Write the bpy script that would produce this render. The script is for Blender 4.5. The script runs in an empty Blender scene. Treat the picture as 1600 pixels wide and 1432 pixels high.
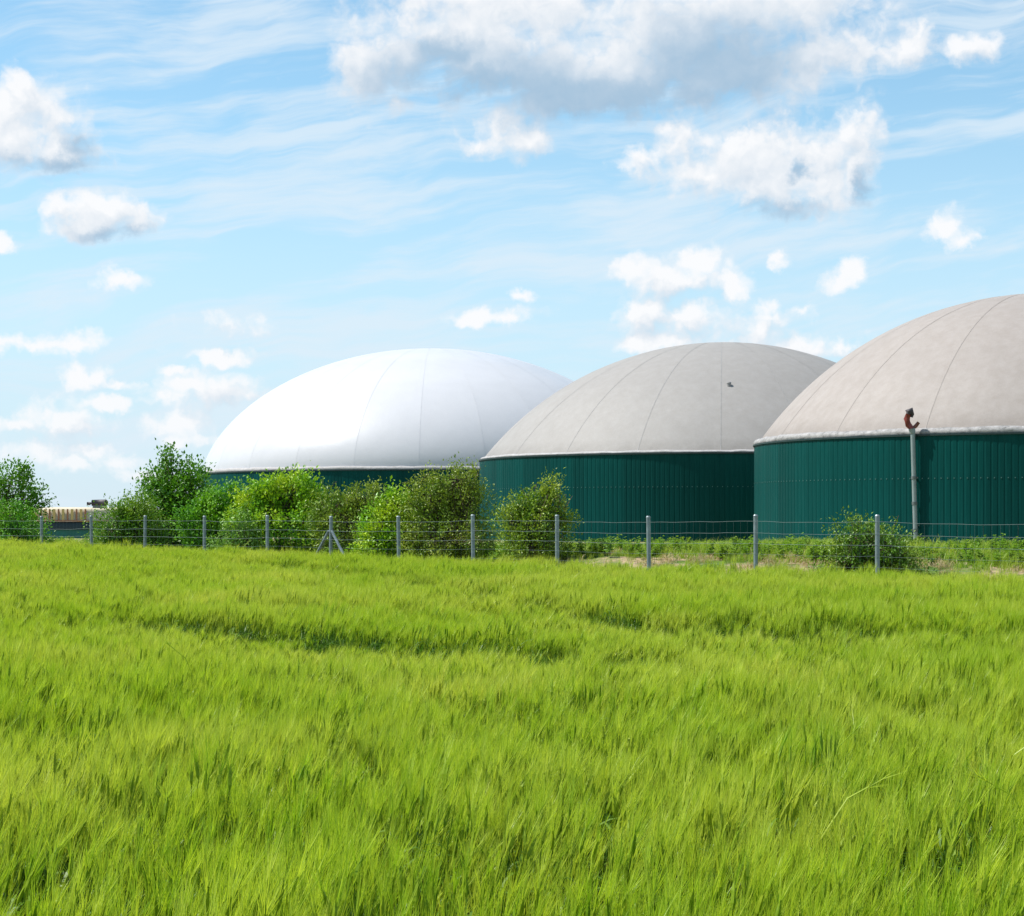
import bpy, bmesh, math, random
import numpy as np
from mathutils import Vector, Matrix, noise as mnoise

# ------------------------------------------------------------------ camera, sky, sun, exposure
scene = bpy.context.scene
COL = scene.collection
R = math.radians
EYE = 1.8
FPX = 3000.0            # focal length in pixels of the 1600 px wide photograph
HOR = 807.0             # horizon row in the photograph

cam_d = bpy.data.cameras.new('camera')
cam = bpy.data.objects.new('camera', cam_d)
COL.objects.link(cam)
cam.location = (0, 0, EYE)
cam.rotation_euler = (R(90), 0, 0)
cam_d.sensor_width = 36.0
cam_d.lens = FPX / 1600 * 36
cam_d.shift_y = (HOR - 716) / 1600
cam_d.clip_start = 0.1
cam_d.clip_end = 20000
scene.camera = cam

SUN_EL, SUN_AZ = R(55), R(279)      # azimuth clockwise from +Y, so the sun stands to the left
sun_vec = Vector((math.sin(SUN_AZ) * math.cos(SUN_EL), math.cos(SUN_AZ) * math.cos(SUN_EL), math.sin(SUN_EL)))
sun_d = bpy.data.lights.new('sun', 'SUN')
sun_d.energy = 3.9
sun_d.angle = R(0.53)
sun_d.color = (1.0, 0.955, 0.89)
sun = bpy.data.objects.new('sun', sun_d)
sun.rotation_euler = (-sun_vec).to_track_quat('-Z', 'Y').to_euler()
sun.location = (-40, 0, 60)
COL.objects.link(sun)

vs = scene.view_settings
vs.view_transform = 'Standard'
vs.look = 'None'
vs.exposure = 0.9
vs.gamma = 1.0
vs.use_curve_mapping = False
scene.cycles.max_bounces = 7
scene.cycles.diffuse_bounces = 3
scene.cycles.glossy_bounces = 3
scene.cycles.transmission_bounces = 5
scene.cycles.transparent_max_bounces = 8
scene.cycles.use_denoising = True
scene.cycles.sample_clamp_indirect = 8

# clouds of the sky: ellipses (x, y, half width, half height) in thousandths of a radian-like unit taken
# from the photograph's rows and columns; they are directions on the sky, infinitely far away
CLOUDS = [
 (38,135,36,30),(0,190,44,60),(95,182,56,48),(25,225,80,48),(92,238,66,36),(132,218,28,26),
 (105,325,36,28),(165,325,46,27),(140,352,80,24),(205,350,28,24),
 (560,105,52,58),(640,85,90,62),(760,100,130,72),(905,112,150,66),(1050,110,130,62),(1170,98,90,60),
 (1260,88,70,48),(1350,86,60,42),(1430,74,50,40),(1510,74,48,24),(620,163,18,16),(900,155,120,30),
 (820,15,290,90),(1160,15,230,90),(700,60,120,60),(1000,60,160,70),(980,95,120,70),(830,120,110,55),(1110,120,100,50),(1280,240,70,60),(1180,265,80,50),
 (230,745,50,10),(300,690,40,14),(1100,545,60,14),(1200,500,40,20),(1275,552,40,14),
 (775,196,44,32),(748,226,38,24),(815,216,40,24),
 (1060,222,46,36),(1005,252,46,26),(1150,240,66,48),(1235,226,50,46),(1325,212,46,50),(1200,292,92,44),
 (1290,290,72,48),(1340,262,34,58),(1095,272,60,28),
 (985,422,30,18),(1090,408,26,18),(1050,438,60,20),(1150,442,32,24),
 (1000,490,42,20),(1075,492,50,20),(1000,535,42,16),(1060,530,40,14),(1180,520,46,32),(1240,540,46,20),(1310,546,36,18),
 (1330,424,18,20),(1312,442,24,13),(1483,354,28,20),(1505,376,22,14),(1212,405,20,13),
 (790,495,62,15),(820,464,20,12),(745,501,26,10),(345,505,54,18),
 (50,537,62,16),(112,537,42,16),(-5,538,40,13),
 (120,587,25,16),(157,588,20,16),(193,603,24,9),
 (285,600,40,17),(245,620,32,16),(342,617,52,23),(395,618,18,11),
 (65,645,30,20),(92,660,52,20),(30,665,32,14),(134,672,18,9),(275,663,52,15),(172,631,50,10),
 (50,706,36,17),(110,726,52,14),(146,706,36,12),(190,726,30,12),(180,438,30,13),
 (345,555,50,10),(275,575,32,9),(6,378,18,11),(1256,487,30,14),(1196,481,26,12),
]
GREY = [(740,128,190,48),(920,158,190,40),(1130,105,140,75),(700,85,70,30),(1060,150,140,30),(100,262,80,16),(136,232,22,22),
        (190,368,55,12),(1190,332,90,14),(1252,268,12,10),(1350,300,14,34)]

def sky_dir(px, py):
    az = math.atan((px - 800) / FPX)
    return az, (HOR - py) / FPX * math.cos(az)

def build_world():
    w = bpy.data.worlds.new('World')
    scene.world = w
    w.use_nodes = True
    nt = w.node_tree
    nt.nodes.clear()
    # ---- field group: distance field of the cloud ellipses
    def field_group(name, blobs, k, grow):
        g = bpy.data.node_groups.new(name, 'ShaderNodeTree')
        g.interface.new_socket('P', in_out='INPUT', socket_type='NodeSocketVector')
        g.interface.new_socket('D', in_out='OUTPUT', socket_type='NodeSocketFloat')
        gi = g.nodes.new('NodeGroupInput'); go = g.nodes.new('NodeGroupOutput')
        cur = None
        for (px, py, rx, ry) in blobs:
            cu, cv = sky_dir(px, py)
            gr = grow * (1.22 if rx < 62 and ry < 34 else 1.08)
            sx, sy = FPX / (rx * gr), FPX / (ry * gr)
            ma = g.nodes.new('ShaderNodeVectorMath'); ma.operation = 'MULTIPLY_ADD'
            ma.inputs[1].default_value = (sx, sy, 0)
            ma.inputs[2].default_value = (-cu * sx, -cv * sy, 0)
            g.links.new(gi.outputs[0], ma.inputs[0])
            le = g.nodes.new('ShaderNodeVectorMath'); le.operation = 'LENGTH'
            g.links.new(ma.outputs[0], le.inputs[0])
            if cur is None:
                cur = le.outputs['Value']
            else:
                sm = g.nodes.new('ShaderNodeMath'); sm.operation = 'SMOOTH_MIN'
                sm.inputs[2].default_value = k
                g.links.new(cur, sm.inputs[0]); g.links.new(le.outputs['Value'], sm.inputs[1])
                cur = sm.outputs[0]
        g.links.new(cur, go.inputs[0])
        return g
    fg = field_group('cloud_field', CLOUDS, 0.55, 1.2)
    fg2 = field_group('large_cloud_field', [c for c in CLOUDS if c[2] > 33 and c[3] > 17], 0.55, 1.2)
    gg = field_group('grey_field', GREY, 0.4, 1.0)

    N = nt.nodes.new; L = nt.links.new
    def math_(op, a, b=None, c=None, clamp=False):
        n = N('ShaderNodeMath'); n.operation = op; n.use_clamp = clamp
        for i, v in enumerate((a, b, c)):
            if v is None: continue
            if isinstance(v, (int, float)): n.inputs[i].default_value = v
            else: L(v, n.inputs[i])
        return n.outputs[0]
    def vmath(op, a, b=None, c=None):
        n = N('ShaderNodeVectorMath'); n.operation = op
        for i, v in enumerate((a, b, c)):
            if v is None: continue
            if isinstance(v, (tuple, list)): n.inputs[i].default_value = v
            else: L(v, n.inputs[i])
        return n.outputs[0]
    def noise(vec, scale, detail, rough, out='Fac', lac=2.0):
        n = N('ShaderNodeTexNoise'); n.noise_dimensions = '2D'
        n.inputs['Scale'].default_value = scale; n.inputs['Detail'].default_value = detail
        n.inputs['Roughness'].default_value = rough; n.inputs['Lacunarity'].default_value = lac
        L(vec, n.inputs['Vector'])
        return n.outputs[out]
    def ramp(v, lo, hi, a=0.0, b=1.0, interp='SMOOTHSTEP'):
        n = N('ShaderNodeMapRange'); n.interpolation_type = interp
        n.inputs[1].default_value = lo; n.inputs[2].default_value = hi
        n.inputs[3].default_value = a; n.inputs[4].default_value = b
        L(v, n.inputs[0]); return n.outputs[0]
    def mixc(f, a, b):
        n = N('ShaderNodeMix'); n.data_type = 'RGBA'; n.clamp_factor = True
        if isinstance(f, (int, float)): n.inputs[0].default_value = f
        else: L(f, n.inputs[0])
        for s, v in ((6, a), (7, b)):
            if isinstance(v, tuple): n.inputs[s].default_value = v
            else: L(v, n.inputs[s])
        return n.outputs[2]

    sky = N('ShaderNodeTexSky'); sky.sky_type = 'NISHITA'; sky.sun_disc = False
    sky.sun_elevation = SUN_EL; sky.sun_rotation = SUN_AZ
    sky.air_density = 1.0; sky.dust_density = 0.1; sky.ozone_density = 1.3; sky.altitude = 100
    tc = N('ShaderNodeTexCoord')
    sep = N('ShaderNodeSeparateXYZ'); L(tc.outputs['Generated'], sep.inputs[0])
    az = math_('ARCTAN2', sep.outputs[0], sep.outputs[1])
    hyp = math_('SQRT', math_('ADD', math_('MULTIPLY', sep.outputs[0], sep.outputs[0]),
                              math_('MULTIPLY', sep.outputs[1], sep.outputs[1])))
    el = math_('DIVIDE', sep.outputs[2], math_('MAXIMUM', hyp, 0.02))
    cb = N('ShaderNodeCombineXYZ'); L(az, cb.inputs[0]); L(el, cb.inputs[1])
    P = cb.outputs[0]
    # domain warp
    wv = noise(P, 55, 5, 0.6, 'Color')
    Pw = vmath('MULTIPLY_ADD', vmath('SUBTRACT', wv, (0.5, 0.5, 0.5)), (0.020, 0.016, 0.0), P)

    def density(vecw, vec, tree):
        g = N('ShaderNodeGroup'); g.node_tree = tree
        L(vecw, g.inputs[0])
        d = g.outputs[0]
        n1 = noise(vec, 34, 8, 0.50)
        vo = N('ShaderNodeTexVoronoi'); vo.voronoi_dimensions = '2D'; vo.feature = 'F1'; vo.inputs['Scale'].default_value = 120
        vo.inputs['Detail'].default_value = 1.0; vo.inputs['Roughness'].default_value = 0.5
        L(vecw, vo.inputs['Vector'])
        # everywhere outside the photographed window the same kind of clouds goes on, drawn from noise
        gen = noise(vmath('MULTIPLY', vec, (1.0, 1.9, 1.0)), 4.6, 3, 0.55)
        gd = ramp(gen, 0.50, 0.66, 2.2, 0.35, 'LINEAR')
        away = math_('MAXIMUM', ramp(math_('ABSOLUTE', az), 0.30, 0.40), ramp(el, 0.30, 0.38))
        below = ramp(el, -0.01, 0.02)
        gd2 = math_('ADD', gd, math_('MULTIPLY', math_('SUBTRACT', 1.0, math_('MULTIPLY', away, below)), 4.0))
        d = math_('MINIMUM', d, gd2)
        q = math_('ADD', math_('SUBTRACT', 1.06, d), math_('MULTIPLY', math_('SUBTRACT', n1, 0.5), 1.75))
        return math_('ADD', q, math_('MULTIPLY', math_('SUBTRACT', 0.42, vo.outputs['Distance']), 0.30))
    off = (-0.0035, 0.0075, 0.0)
    dn = density(Pw, P, fg)
    dn2 = density(vmath('ADD', Pw, off), vmath('ADD', P, off), fg2)
    alpha = ramp(dn, -0.04, 0.80)
    # low clouds fade into the bright horizon air
    alpha = math_('MULTIPLY', alpha, ramp(el, 0.0, 0.08, 0.80, 0.98))
    relief = math_('MULTIPLY_ADD', math_('SUBTRACT', dn, dn2), 0.30, 0.82, clamp=True)
    g2 = N('ShaderNodeGroup'); g2.node_tree = gg; L(Pw, g2.inputs[0])
    grey = ramp(math_('ADD', g2.outputs[0], math_('MULTIPLY', math_('SUBTRACT', noise(P, 22, 5, 0.5), 0.5), 1.0)), 0.25, 1.55, 0.78, 0.0)
    lit = math_('MULTIPLY', relief, math_('SUBTRACT', 1.0, math_('MULTIPLY', grey, 0.85)), clamp=True)
    ccol = mixc(lit, (1.05, 2.15, 3.25, 1), (5.05, 5.1, 5.2, 1))
    # high thin veil: long streaks leaning a little
    rot = N('ShaderNodeVectorRotate'); rot.rotation_type = 'Z_AXIS'; rot.inputs['Angle'].default_value = R(-9)
    L(vmath('ADD', P, vmath('MULTIPLY', vmath('SUBTRACT', noise(P, 9, 3, 0.5, 'Color'), (0.5, 0.5, 0.5)), (0.06, 0.03, 0))), rot.inputs['Vector'])
    st = noise(vmath('MULTIPLY', rot.outputs[0], (3.0, 24.0, 1.0)), 2.0, 7, 0.56)
    st2 = noise(vmath('MULTIPLY', rot.outputs[0], (8.0, 60.0, 1.0)), 2.0, 5, 0.6)
    veil = ramp(math_('ADD', math_('MULTIPLY', st, 0.75), math_('MULTIPLY', st2, 0.25)), 0.40, 0.66, 0.0, 0.75)
    # the air itself: Nishita, a little more saturated as the photograph's processing shows
    hsv = N('ShaderNodeHueSaturation'); hsv.inputs['Saturation'].default_value = 1.15
    hsv.inputs['Hue'].default_value = 0.484; hsv.inputs['Value'].default_value = 0.86
    L(sky.outputs[0], hsv.inputs['Color'])
    haze = ramp(el, -0.02, 0.27, 0.84, 0.10, 'SMOOTHERSTEP')
    base = mixc(haze, hsv.outputs[0], (2.95, 4.02, 4.92, 1))
    base = mixc(veil, base, (3.9, 4.5, 5.0, 1))
    out = mixc(alpha, base, ccol)
    bg = N('ShaderNodeBackground'); bg.inputs['Strength'].default_value = 0.103
    L(out, bg.inputs['Color'])
    ow = N('ShaderNodeOutputWorld'); L(bg.outputs[0], ow.inputs['Surface'])
    w.cycles.sampling_method = 'MANUAL'
    w.cycles.sample_map_resolution = 512
build_world()

# ------------------------------------------------------------------ helpers
rng = np.random.default_rng(7)
random.seed(7)
FB = Vector((6.6, 34.7)); FN = Vector((0.694, 0.72)); FT = Vector((-0.72, 0.694))   # fence: a point, its far normal, its direction

def smooth(a, b, x):
    t = np.clip((np.asarray(x, float) - a) / (b - a), 0, 1)
    return t * t * (3 - 2 * t)

def beyond(x, y):
    return (x - FB.x) * FN.x + (y - FB.y) * FN.y

def gz(x, y):
    x = np.asarray(x, float); y = np.asarray(y, float)
    s = beyond(x, y)
    z = 0.0147 * np.clip(y - 33, 0, 24) * (1 - smooth(60, 110, y))
    t = (x - FB.x) * FT.x + (y - FB.y) * FT.y
    z = z + (0.76 - 0.42 * smooth(8, 20, t)) * smooth(0.25, 2.7, s) * (1 - 0.75 * smooth(12, 26, s))
    z = z + 0.03 * np.sin(x * 0.7 + 1.1) * np.cos(y * 0.45) * smooth(-3, 0, s) * (1 - smooth(60, 90, y))
    return z

def depth(px, s):
    u = (px - 800) / FPX
    return (s + FB.x * FN.x + FB.y * FN.y) / (u * FN.x + FN.y)

def on_ray(px, s):
    d = depth(px, s)
    return (px - 800) / FPX * d, d

def obj(name, me, parent=None, mat=None):
    o = bpy.data.objects.new(name, me)
    COL.objects.link(o)
    if parent is not None: o.parent = parent
    if mat is not None and me is not None:
        me.materials.append(mat)
    return o

def empty(name, loc=(0, 0, 0)):
    o = bpy.data.objects.new(name, None)
    o.location = loc
    o.empty_display_size = 0.3
    COL.objects.link(o)
    return o

def tag(o, label, cat, group=None):
    o['label'] = label; o['category'] = cat
    if group: o['group'] = group
    return o

def mesh(name, v, f, smooth_=False, mats=None, midx=None):
    me = bpy.data.meshes.new(name)
    v = np.asarray(v, dtype=np.float32)
    me.from_pydata(v.tolist() if len(v) < 5000 else v, [], f)
    if midx is not None:
        me.polygons.foreach_set('material_index', np.asarray(midx, dtype=np.int32))
    if smooth_:
        me.polygons.foreach_set('use_smooth', np.ones(len(me.polygons), dtype=bool))
    for m in (mats or []): me.materials.append(m)
    me.update()
    return me

class MB:
    def __init__(s): s.v = []; s.f = []; s.m = []
    def add(s, v, f, m=0):
        o = len(s.v); s.v += [tuple(p) for p in v]
        s.f += [tuple(i + o for i in q) for q in f]; s.m += [m] * len(f)
    def box(s, c, h, m=0, rz=0.0):
        cx, cy, cz = c; ca, sa = math.cos(rz), math.sin(rz)
        v = []
        for z in (-1, 1):
            for y in (-1, 1):
                for x in (-1, 1):
                    X, Y = x * h[0], y * h[1]
                    v.append((cx + X * ca - Y * sa, cy + X * sa + Y * ca, cz + z * h[2]))
        s.add(v, [(0, 2, 3, 1), (4, 5, 7, 6), (0, 1, 5, 4), (2, 6, 7, 3), (0, 4, 6, 2), (1, 3, 7, 5)], m)
    def tube(s, pts, rad, n=8, m=0, cap=True):
        pts = [Vector(p) for p in pts]
        if isinstance(rad, (int, float)): rad = [rad] * len(pts)
        v = []; f = []
        for i, p in enumerate(pts):
            a = pts[max(0, i - 1)]; b = pts[min(len(pts) - 1, i + 1)]
            t = (b - a).normalized()
            e1 = t.cross(Vector((0, 0, 1)) if abs(t.z) < 0.9 else Vector((0, 1, 0))).normalized(); e2 = t.cross(e1)
            for k in range(n):
                an = 2 * math.pi * k / n
                v.append(p + (e1 * math.cos(an) + e2 * math.sin(an)) * rad[i])
        for i in range(len(pts) - 1):
            for k in range(n):
                k2 = (k + 1) % n
                f.append((i * n + k, i * n + k2, i * n + n + k2, i * n + n + k))
        if cap:
            f.append(tuple(range(n))); f.append(tuple((len(pts) - 1) * n + k for k in range(n - 1, -1, -1)))
        s.add(v, f, m)
    def lathe(s, prof, n=96, m=0, a0=0.0, a1=2 * math.pi):
        full = abs(a1 - a0 - 2 * math.pi) < 1e-6
        na = n if full else n + 1
        v = [(r * math.cos(a0 + (a1 - a0) * k / n), r * math.sin(a0 + (a1 - a0) * k / n), z) for (r, z) in prof for k in range(na)]
        f = []
        for i in range(len(prof) - 1):
            for k in range(n):
                k2 = (k + 1) % na
                f.append((i * na + k, i * na + k2, (i + 1) * na + k2, (i + 1) * na + k))
        s.add(v, f, m)
    def build(s, name, mats, parent=None, smooth_=False):
        me = mesh(name, s.v, s.f, smooth_, mats if isinstance(mats, list) else [mats], s.m)
        o = bpy.data.objects.new(name, me); COL.objects.link(o)
        if parent is not None: o.parent = parent
        return o

# ------------------------------------------------------------------ materials
def mat(name):
    m = bpy.data.materials.new(name); m.use_nodes = True
    nt = m.node_tree
    return m, nt, nt.nodes['Principled BSDF']

def nd(nt, t, **kw):
    n = nt.nodes.new(t)
    for k, v in kw.items():
        if k in n.inputs: n.inputs[k].default_value = v
        else: setattr(n, k, v)
    return n

def noise_n(nt, scale, detail=4, rough=0.55, vec=None, kind='Object'):
    tc = nd(nt, 'ShaderNodeTexCoord')
    n = nd(nt, 'ShaderNodeTexNoise', Scale=scale, Detail=detail, Roughness=rough)
    src = tc.outputs[kind]
    if vec is not None:
        mp = nd(nt, 'ShaderNodeMapping'); mp.inputs['Scale'].default_value = vec
        nt.links.new(src, mp.inputs[0]); src = mp.outputs[0]
    nt.links.new(src, n.inputs['Vector'])
    return n

def cramp(nt, src, stops):
    r = nd(nt, 'ShaderNodeValToRGB')
    e = r.color_ramp.elements
    while len(e) < len(stops): e.new(0.5)
    for i, (p, c) in enumerate(stops):
        e[i].position = p; e[i].color = (*c, 1)
    nt.links.new(src, r.inputs[0])
    return r

def mixn(nt, f, a, b, blend='MIX'):
    n = nt.nodes.new('ShaderNodeMix'); n.data_type = 'RGBA'; n.blend_type = blend
    if isinstance(f, (int, float)): n.inputs[0].default_value = f
    else: nt.links.new(f, n.inputs[0])
    for s, v in ((6, a), (7, b)):
        if isinstance(v, tuple): n.inputs[s].default_value = (*v, 1) if len(v) == 3 else v
        else: nt.links.new(v, n.inputs[s])
    return n.outputs[2]

def leaf_mat(name, c0, c1, trans=0.4, rough=0.5, patch=0.35, patch_c=None, jit=1.0, spec=0.35):
    """two-sided leaf: reflects and lets light through; hue varies per clump and by patches of ground"""
    m, nt, bs = mat(name)
    oi = nd(nt, 'ShaderNodeObjectInfo')
    geo = nd(nt, 'ShaderNodeNewGeometry')
    n1 = nd(nt, 'ShaderNodeTexNoise', Scale=patch, Detail=3.0, Roughness=0.6)
    nt.links.new(geo.outputs['Position'], n1.inputs['Vector'])
    n2 = nd(nt, 'ShaderNodeTexNoise', Scale=9.0, Detail=2.0, Roughness=0.6)
    nt.links.new(geo.outputs['Position'], n2.inputs['Vector'])
    ad = nd(nt, 'ShaderNodeMath', operation='MULTIPLY_ADD'); ad.inputs[1].default_value = 0.45 * jit
    nt.links.new(oi.outputs['Random'], ad.inputs[0])
    sb = nd(nt, 'ShaderNodeMath', operation='MULTIPLY_ADD'); sb.inputs[1].default_value = 1.1; sb.inputs[2].default_value = -0.30
    nt.links.new(n2.outputs['Fac'], sb.inputs[0])
    isl = nd(nt, 'ShaderNodeMath', operation='MULTIPLY_ADD'); isl.inputs[1].default_value = 0.5
    nt.links.new(geo.outputs['Random Per Island'], isl.inputs[0]); nt.links.new(sb.outputs[0], isl.inputs[2])
    sub = nd(nt, 'ShaderNodeMath', operation='SUBTRACT'); sub.inputs[1].default_value = 0.25
    nt.links.new(isl.outputs[0], sub.inputs[0])
    nt.links.new(sub.outputs[0], ad.inputs[2])
    ad.use_clamp = True
    col = mixn(nt, ad.outputs[0], c0, c1)
    if patch_c:
        mr = nd(nt, 'ShaderNodeMapRange'); mr.inputs[1].default_value = 0.42; mr.inputs[2].default_value = 0.68; mr.inputs[4].default_value = 0.7
        nt.links.new(n1.outputs['Fac'], mr.inputs[0])
        col = mixn(nt, mr.outputs[0], col, patch_c)
    nt.links.new(col, bs.inputs['Base Color'])
    bs.inputs['Roughness'].default_value = rough
    bs.inputs['Specular IOR Level'].default_value = spec
    tr = nd(nt, 'ShaderNodeBsdfTranslucent')
    tcol = mixn(nt, 1.0, col, (1.0, 1.0, 0.55), 'MULTIPLY')
    nt.links.new(tcol, tr.inputs['Color'])
    mx = nd(nt, 'ShaderNodeMixShader'); mx.inputs[0].default_value = trans
    nt.links.new(bs.outputs[0], mx.inputs[1]); nt.links.new(tr.outputs[0], mx.inputs[2])
    nt.links.new(mx.outputs[0], nt.nodes['Material Output'].inputs['Surface'])
    return m

def plain(name, c, rough=0.6, metal=0.0, var=0.15, scale=3.0, spec=0.5, bump=0.0):
    m, nt, bs = mat(name)
    n = noise_n(nt, scale, 5, 0.6)
    lo = tuple(x * (1 - var) for x in c); hi = tuple(min(1, x * (1 + var)) for x in c)
    r = cramp(nt, n.outputs['Fac'], [(0.3, lo), (0.7, hi)])
    nt.links.new(r.outputs[0], bs.inputs['Base Color'])
    bs.inputs['Roughness'].default_value = rough; bs.inputs['Metallic'].default_value = metal
    bs.inputs['Specular IOR Level'].default_value = spec
    if bump:
        b = nd(nt, 'ShaderNodeBump', Strength=bump, Distance=0.02)
        nt.links.new(n.outputs['Fac'], b.inputs['Height']); nt.links.new(b.outputs[0], bs.inputs['Normal'])
    return m

M = {}
def cladding_mat(name, c):
    m, nt, bs = mat(name)
    oi = nd(nt, 'ShaderNodeObjectInfo')
    n = noise_n(nt, 1.3, 5, 0.6, (6, 6, 0.35))
    r = cramp(nt, n.outputs['Fac'], [(0.25, tuple(x * 0.78 for x in c)), (0.55, c), (0.8, tuple(min(1, x * 1.12 + 0.006) for x in c))])
    j = nd(nt, 'ShaderNodeMapRange'); j.inputs[3].default_value = 0.84; j.inputs[4].default_value = 1.14
    nt.links.new(oi.outputs['Random'], j.inputs[0])
    col = nd(nt, 'ShaderNodeVectorMath', operation='SCALE')
    nt.links.new(r.outputs[0], col.inputs[0]); nt.links.new(j.outputs[0], col.inputs['Scale'])
    # pale chalky run-off streaks
    s = noise_n(nt, 2.0, 6, 0.7, (9, 9, 0.12))
    sr = cramp(nt, s.outputs['Fac'], [(0.60, (0, 0, 0)), (0.80, (0.22, 0.22, 0.22))])
    c2 = mixn(nt, sr.outputs[0], col.outputs[0], (0.05, 0.12, 0.11))
    nt.links.new(c2, bs.inputs['Base Color'])
    bs.inputs['Roughness'].default_value = 0.5; bs.inputs['Specular IOR Level'].default_value = 0.07
    return m
M['clad'] = cladding_mat('green_cladding', (0.0004, 0.050, 0.0455))
M['screw'] = plain('cladding_screw', (0.05, 0.14, 0.125), 0.4, 0.3)
M['liner'] = plain('tank_liner', (0.01, 0.05, 0.045), 0.7)
M['cap'] = plain('dark_green_cap', (0.003, 0.022, 0.02), 0.5)

def membrane_mat(name, c, stain, rough, stain_amt=0.5, spec=0.5):
    m, nt, bs = mat(name)
    n1 = noise_n(nt, 0.22, 6, 0.62)
    n2 = noise_n(nt, 1.6, 6, 0.7)
    base = cramp(nt, n1.outputs['Fac'], [(0.3, tuple(x * 0.94 for x in c)), (0.7, tuple(min(1, x * 1.04) for x in c))])
    r2 = cramp(nt, n2.outputs['Fac'], [(0.35, (0, 0, 0)), (0.85, (stain_amt,) * 3)])
    c1 = mixn(nt, r2.outputs[0], base.outputs[0], stain)
    # dirt washed down towards the rim, in runs: it clings to the lowest metre or two of the sheet
    tc = nd(nt, 'ShaderNodeTexCoord')
    sp = nd(nt, 'ShaderNodeSeparateXYZ'); nt.links.new(tc.outputs['Object'], sp.inputs[0])
    mr = nd(nt, 'ShaderNodeMapRange'); mr.inputs[1].default_value = 1.6; mr.inputs[2].default_value = 0.0
    nt.links.new(sp.outputs[2], mr.inputs[0])
    n3 = noise_n(nt, 1.1, 6, 0.75)
    mu = nd(nt, 'ShaderNodeMath', operation='MULTIPLY')
    nt.links.new(mr.outputs[0], mu.inputs[0]); nt.links.new(n3.outputs['Fac'], mu.inputs[1])
    mr2 = nd(nt, 'ShaderNodeMapRange'); mr2.inputs[1].default_value = 0.2; mr2.inputs[2].default_value = 0.6; mr2.inputs[4].default_value = stain_amt
    nt.links.new(mu.outputs[0], mr2.inputs[0])
    c2 = mixn(nt, mr2.outputs[0], c1, tuple(x * 0.8 for x in stain))
    # fine speckle of dust and lichen
    n4 = noise_n(nt, 22, 3, 0.7)
    r4 = cramp(nt, n4.outputs['Fac'], [(0.3, (0.93, 0.93, 0.93)), (0.7, (1.04, 1.04, 1.04))])
    c3 = mixn(nt, 1.0, c2, r4.outputs[0], 'MULTIPLY')
    nt.links.new(c3, bs.inputs['Base Color'])
    bs.inputs['Roughness'].default_value = rough
    bs.inputs['Specular IOR Level'].default_value = spec
    b = nd(nt, 'ShaderNodeBump', Strength=0.25, Distance=0.12)
    nt.links.new(n1.outputs['Fac'], b.inputs['Height']); nt.links.new(b.outputs[0], bs.inputs['Normal'])
    return m
M['dome_white'] = membrane_mat('white_membrane', (0.515, 0.515, 0.535), (0.485, 0.485, 0.505), 0.28, 0.3, 0.7)
M['dome_grey'] = membrane_mat('grey_membrane', (0.274, 0.263, 0.252), (0.222, 0.208, 0.193), 0.65, 0.75, 0.3)
M['dome_tan'] = membrane_mat('tan_membrane', (0.292, 0.264, 0.246), (0.232, 0.202, 0.18), 0.68, 0.85, 0.3)
M['seam_white'] = plain('white_seam', (0.505, 0.505, 0.525), 0.28)
M['seam_grey'] = plain('grey_seam', (0.240, 0.235, 0.23), 0.7)
M['seam_tan'] = plain('tan_seam', (0.258, 0.23, 0.212), 0.7)

def rim_mat(name, a, b):
    m, nt, bs = mat(name)
    n = noise_n(nt, 3.0, 7, 0.8)
    r = cramp(nt, n.outputs['Fac'], [(0.32, a), (0.48, tuple((x + y) / 2 for x, y in zip(a, b))), (0.66, b)])
    nt.links.new(r.outputs[0], bs.inputs['Base Color']); bs.inputs['Roughness'].default_value = 0.7
    bp = nd(nt, 'ShaderNodeBump', Strength=0.6, Distance=0.05)
    nt.links.new(n.outputs['Fac'], bp.inputs['Height']); nt.links.new(bp.outputs[0], bs.inputs['Normal'])
    return m
M['rim'] = rim_mat('weathered_rim', (0.09, 0.09, 0.09), (0.38, 0.37, 0.365))
M['rim_light'] = rim_mat('pale_rim', (0.22, 0.215, 0.215), (0.38, 0.37, 0.37))
M['galv'] = plain('galvanised_steel', (0.21, 0.255, 0.27), 0.45, 0.35, 0.2, 6)
M['wire'] = plain('fence_wire', (0.15, 0.20, 0.195), 0.45, 0.3)
M['pipe'] = plain('grey_pipe', (0.21, 0.26, 0.26), 0.5, 0.1, 0.15, 2)
M['coupling'] = plain('dark_coupling', (0.10, 0.12, 0.12), 0.6)
M['red'] = plain('red_paint', (0.17, 0.028, 0.022), 0.5, 0, 0.3, 8)
M['darkmetal'] = plain('dark_metal', (0.04, 0.035, 0.04), 0.6, 0.2)
M['brownmetal'] = plain('brown_metal', (0.15, 0.05, 0.035), 0.6, 0.1, 0.4, 10)
M['beige'] = plain('beige_cover', (0.55, 0.40, 0.15), 0.7, 0, 0.15, 2)
M['cream'] = plain('cream_cover', (0.50, 0.44, 0.32), 0.65, 0, 0.1, 1)
M['rust'] = plain('rust_strip', (0.34, 0.15, 0.08), 0.8, 0, 0.3, 4)
M['pool_dark'] = plain('dark_band', (0.012, 0.028, 0.032), 0.6)
M['pool_green'] = plain('low_green_wall', (0.008, 0.14, 0.11), 0.5)
M['bark'] = plain('bark', (0.085, 0.062, 0.042), 0.9, 0, 0.35, 14, 0.2, 0.5)
M['straw_clod'] = plain('pale_clod', (0.42, 0.31, 0.19), 0.95, 0, 0.3, 9, 0.1, 0.6)

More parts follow.
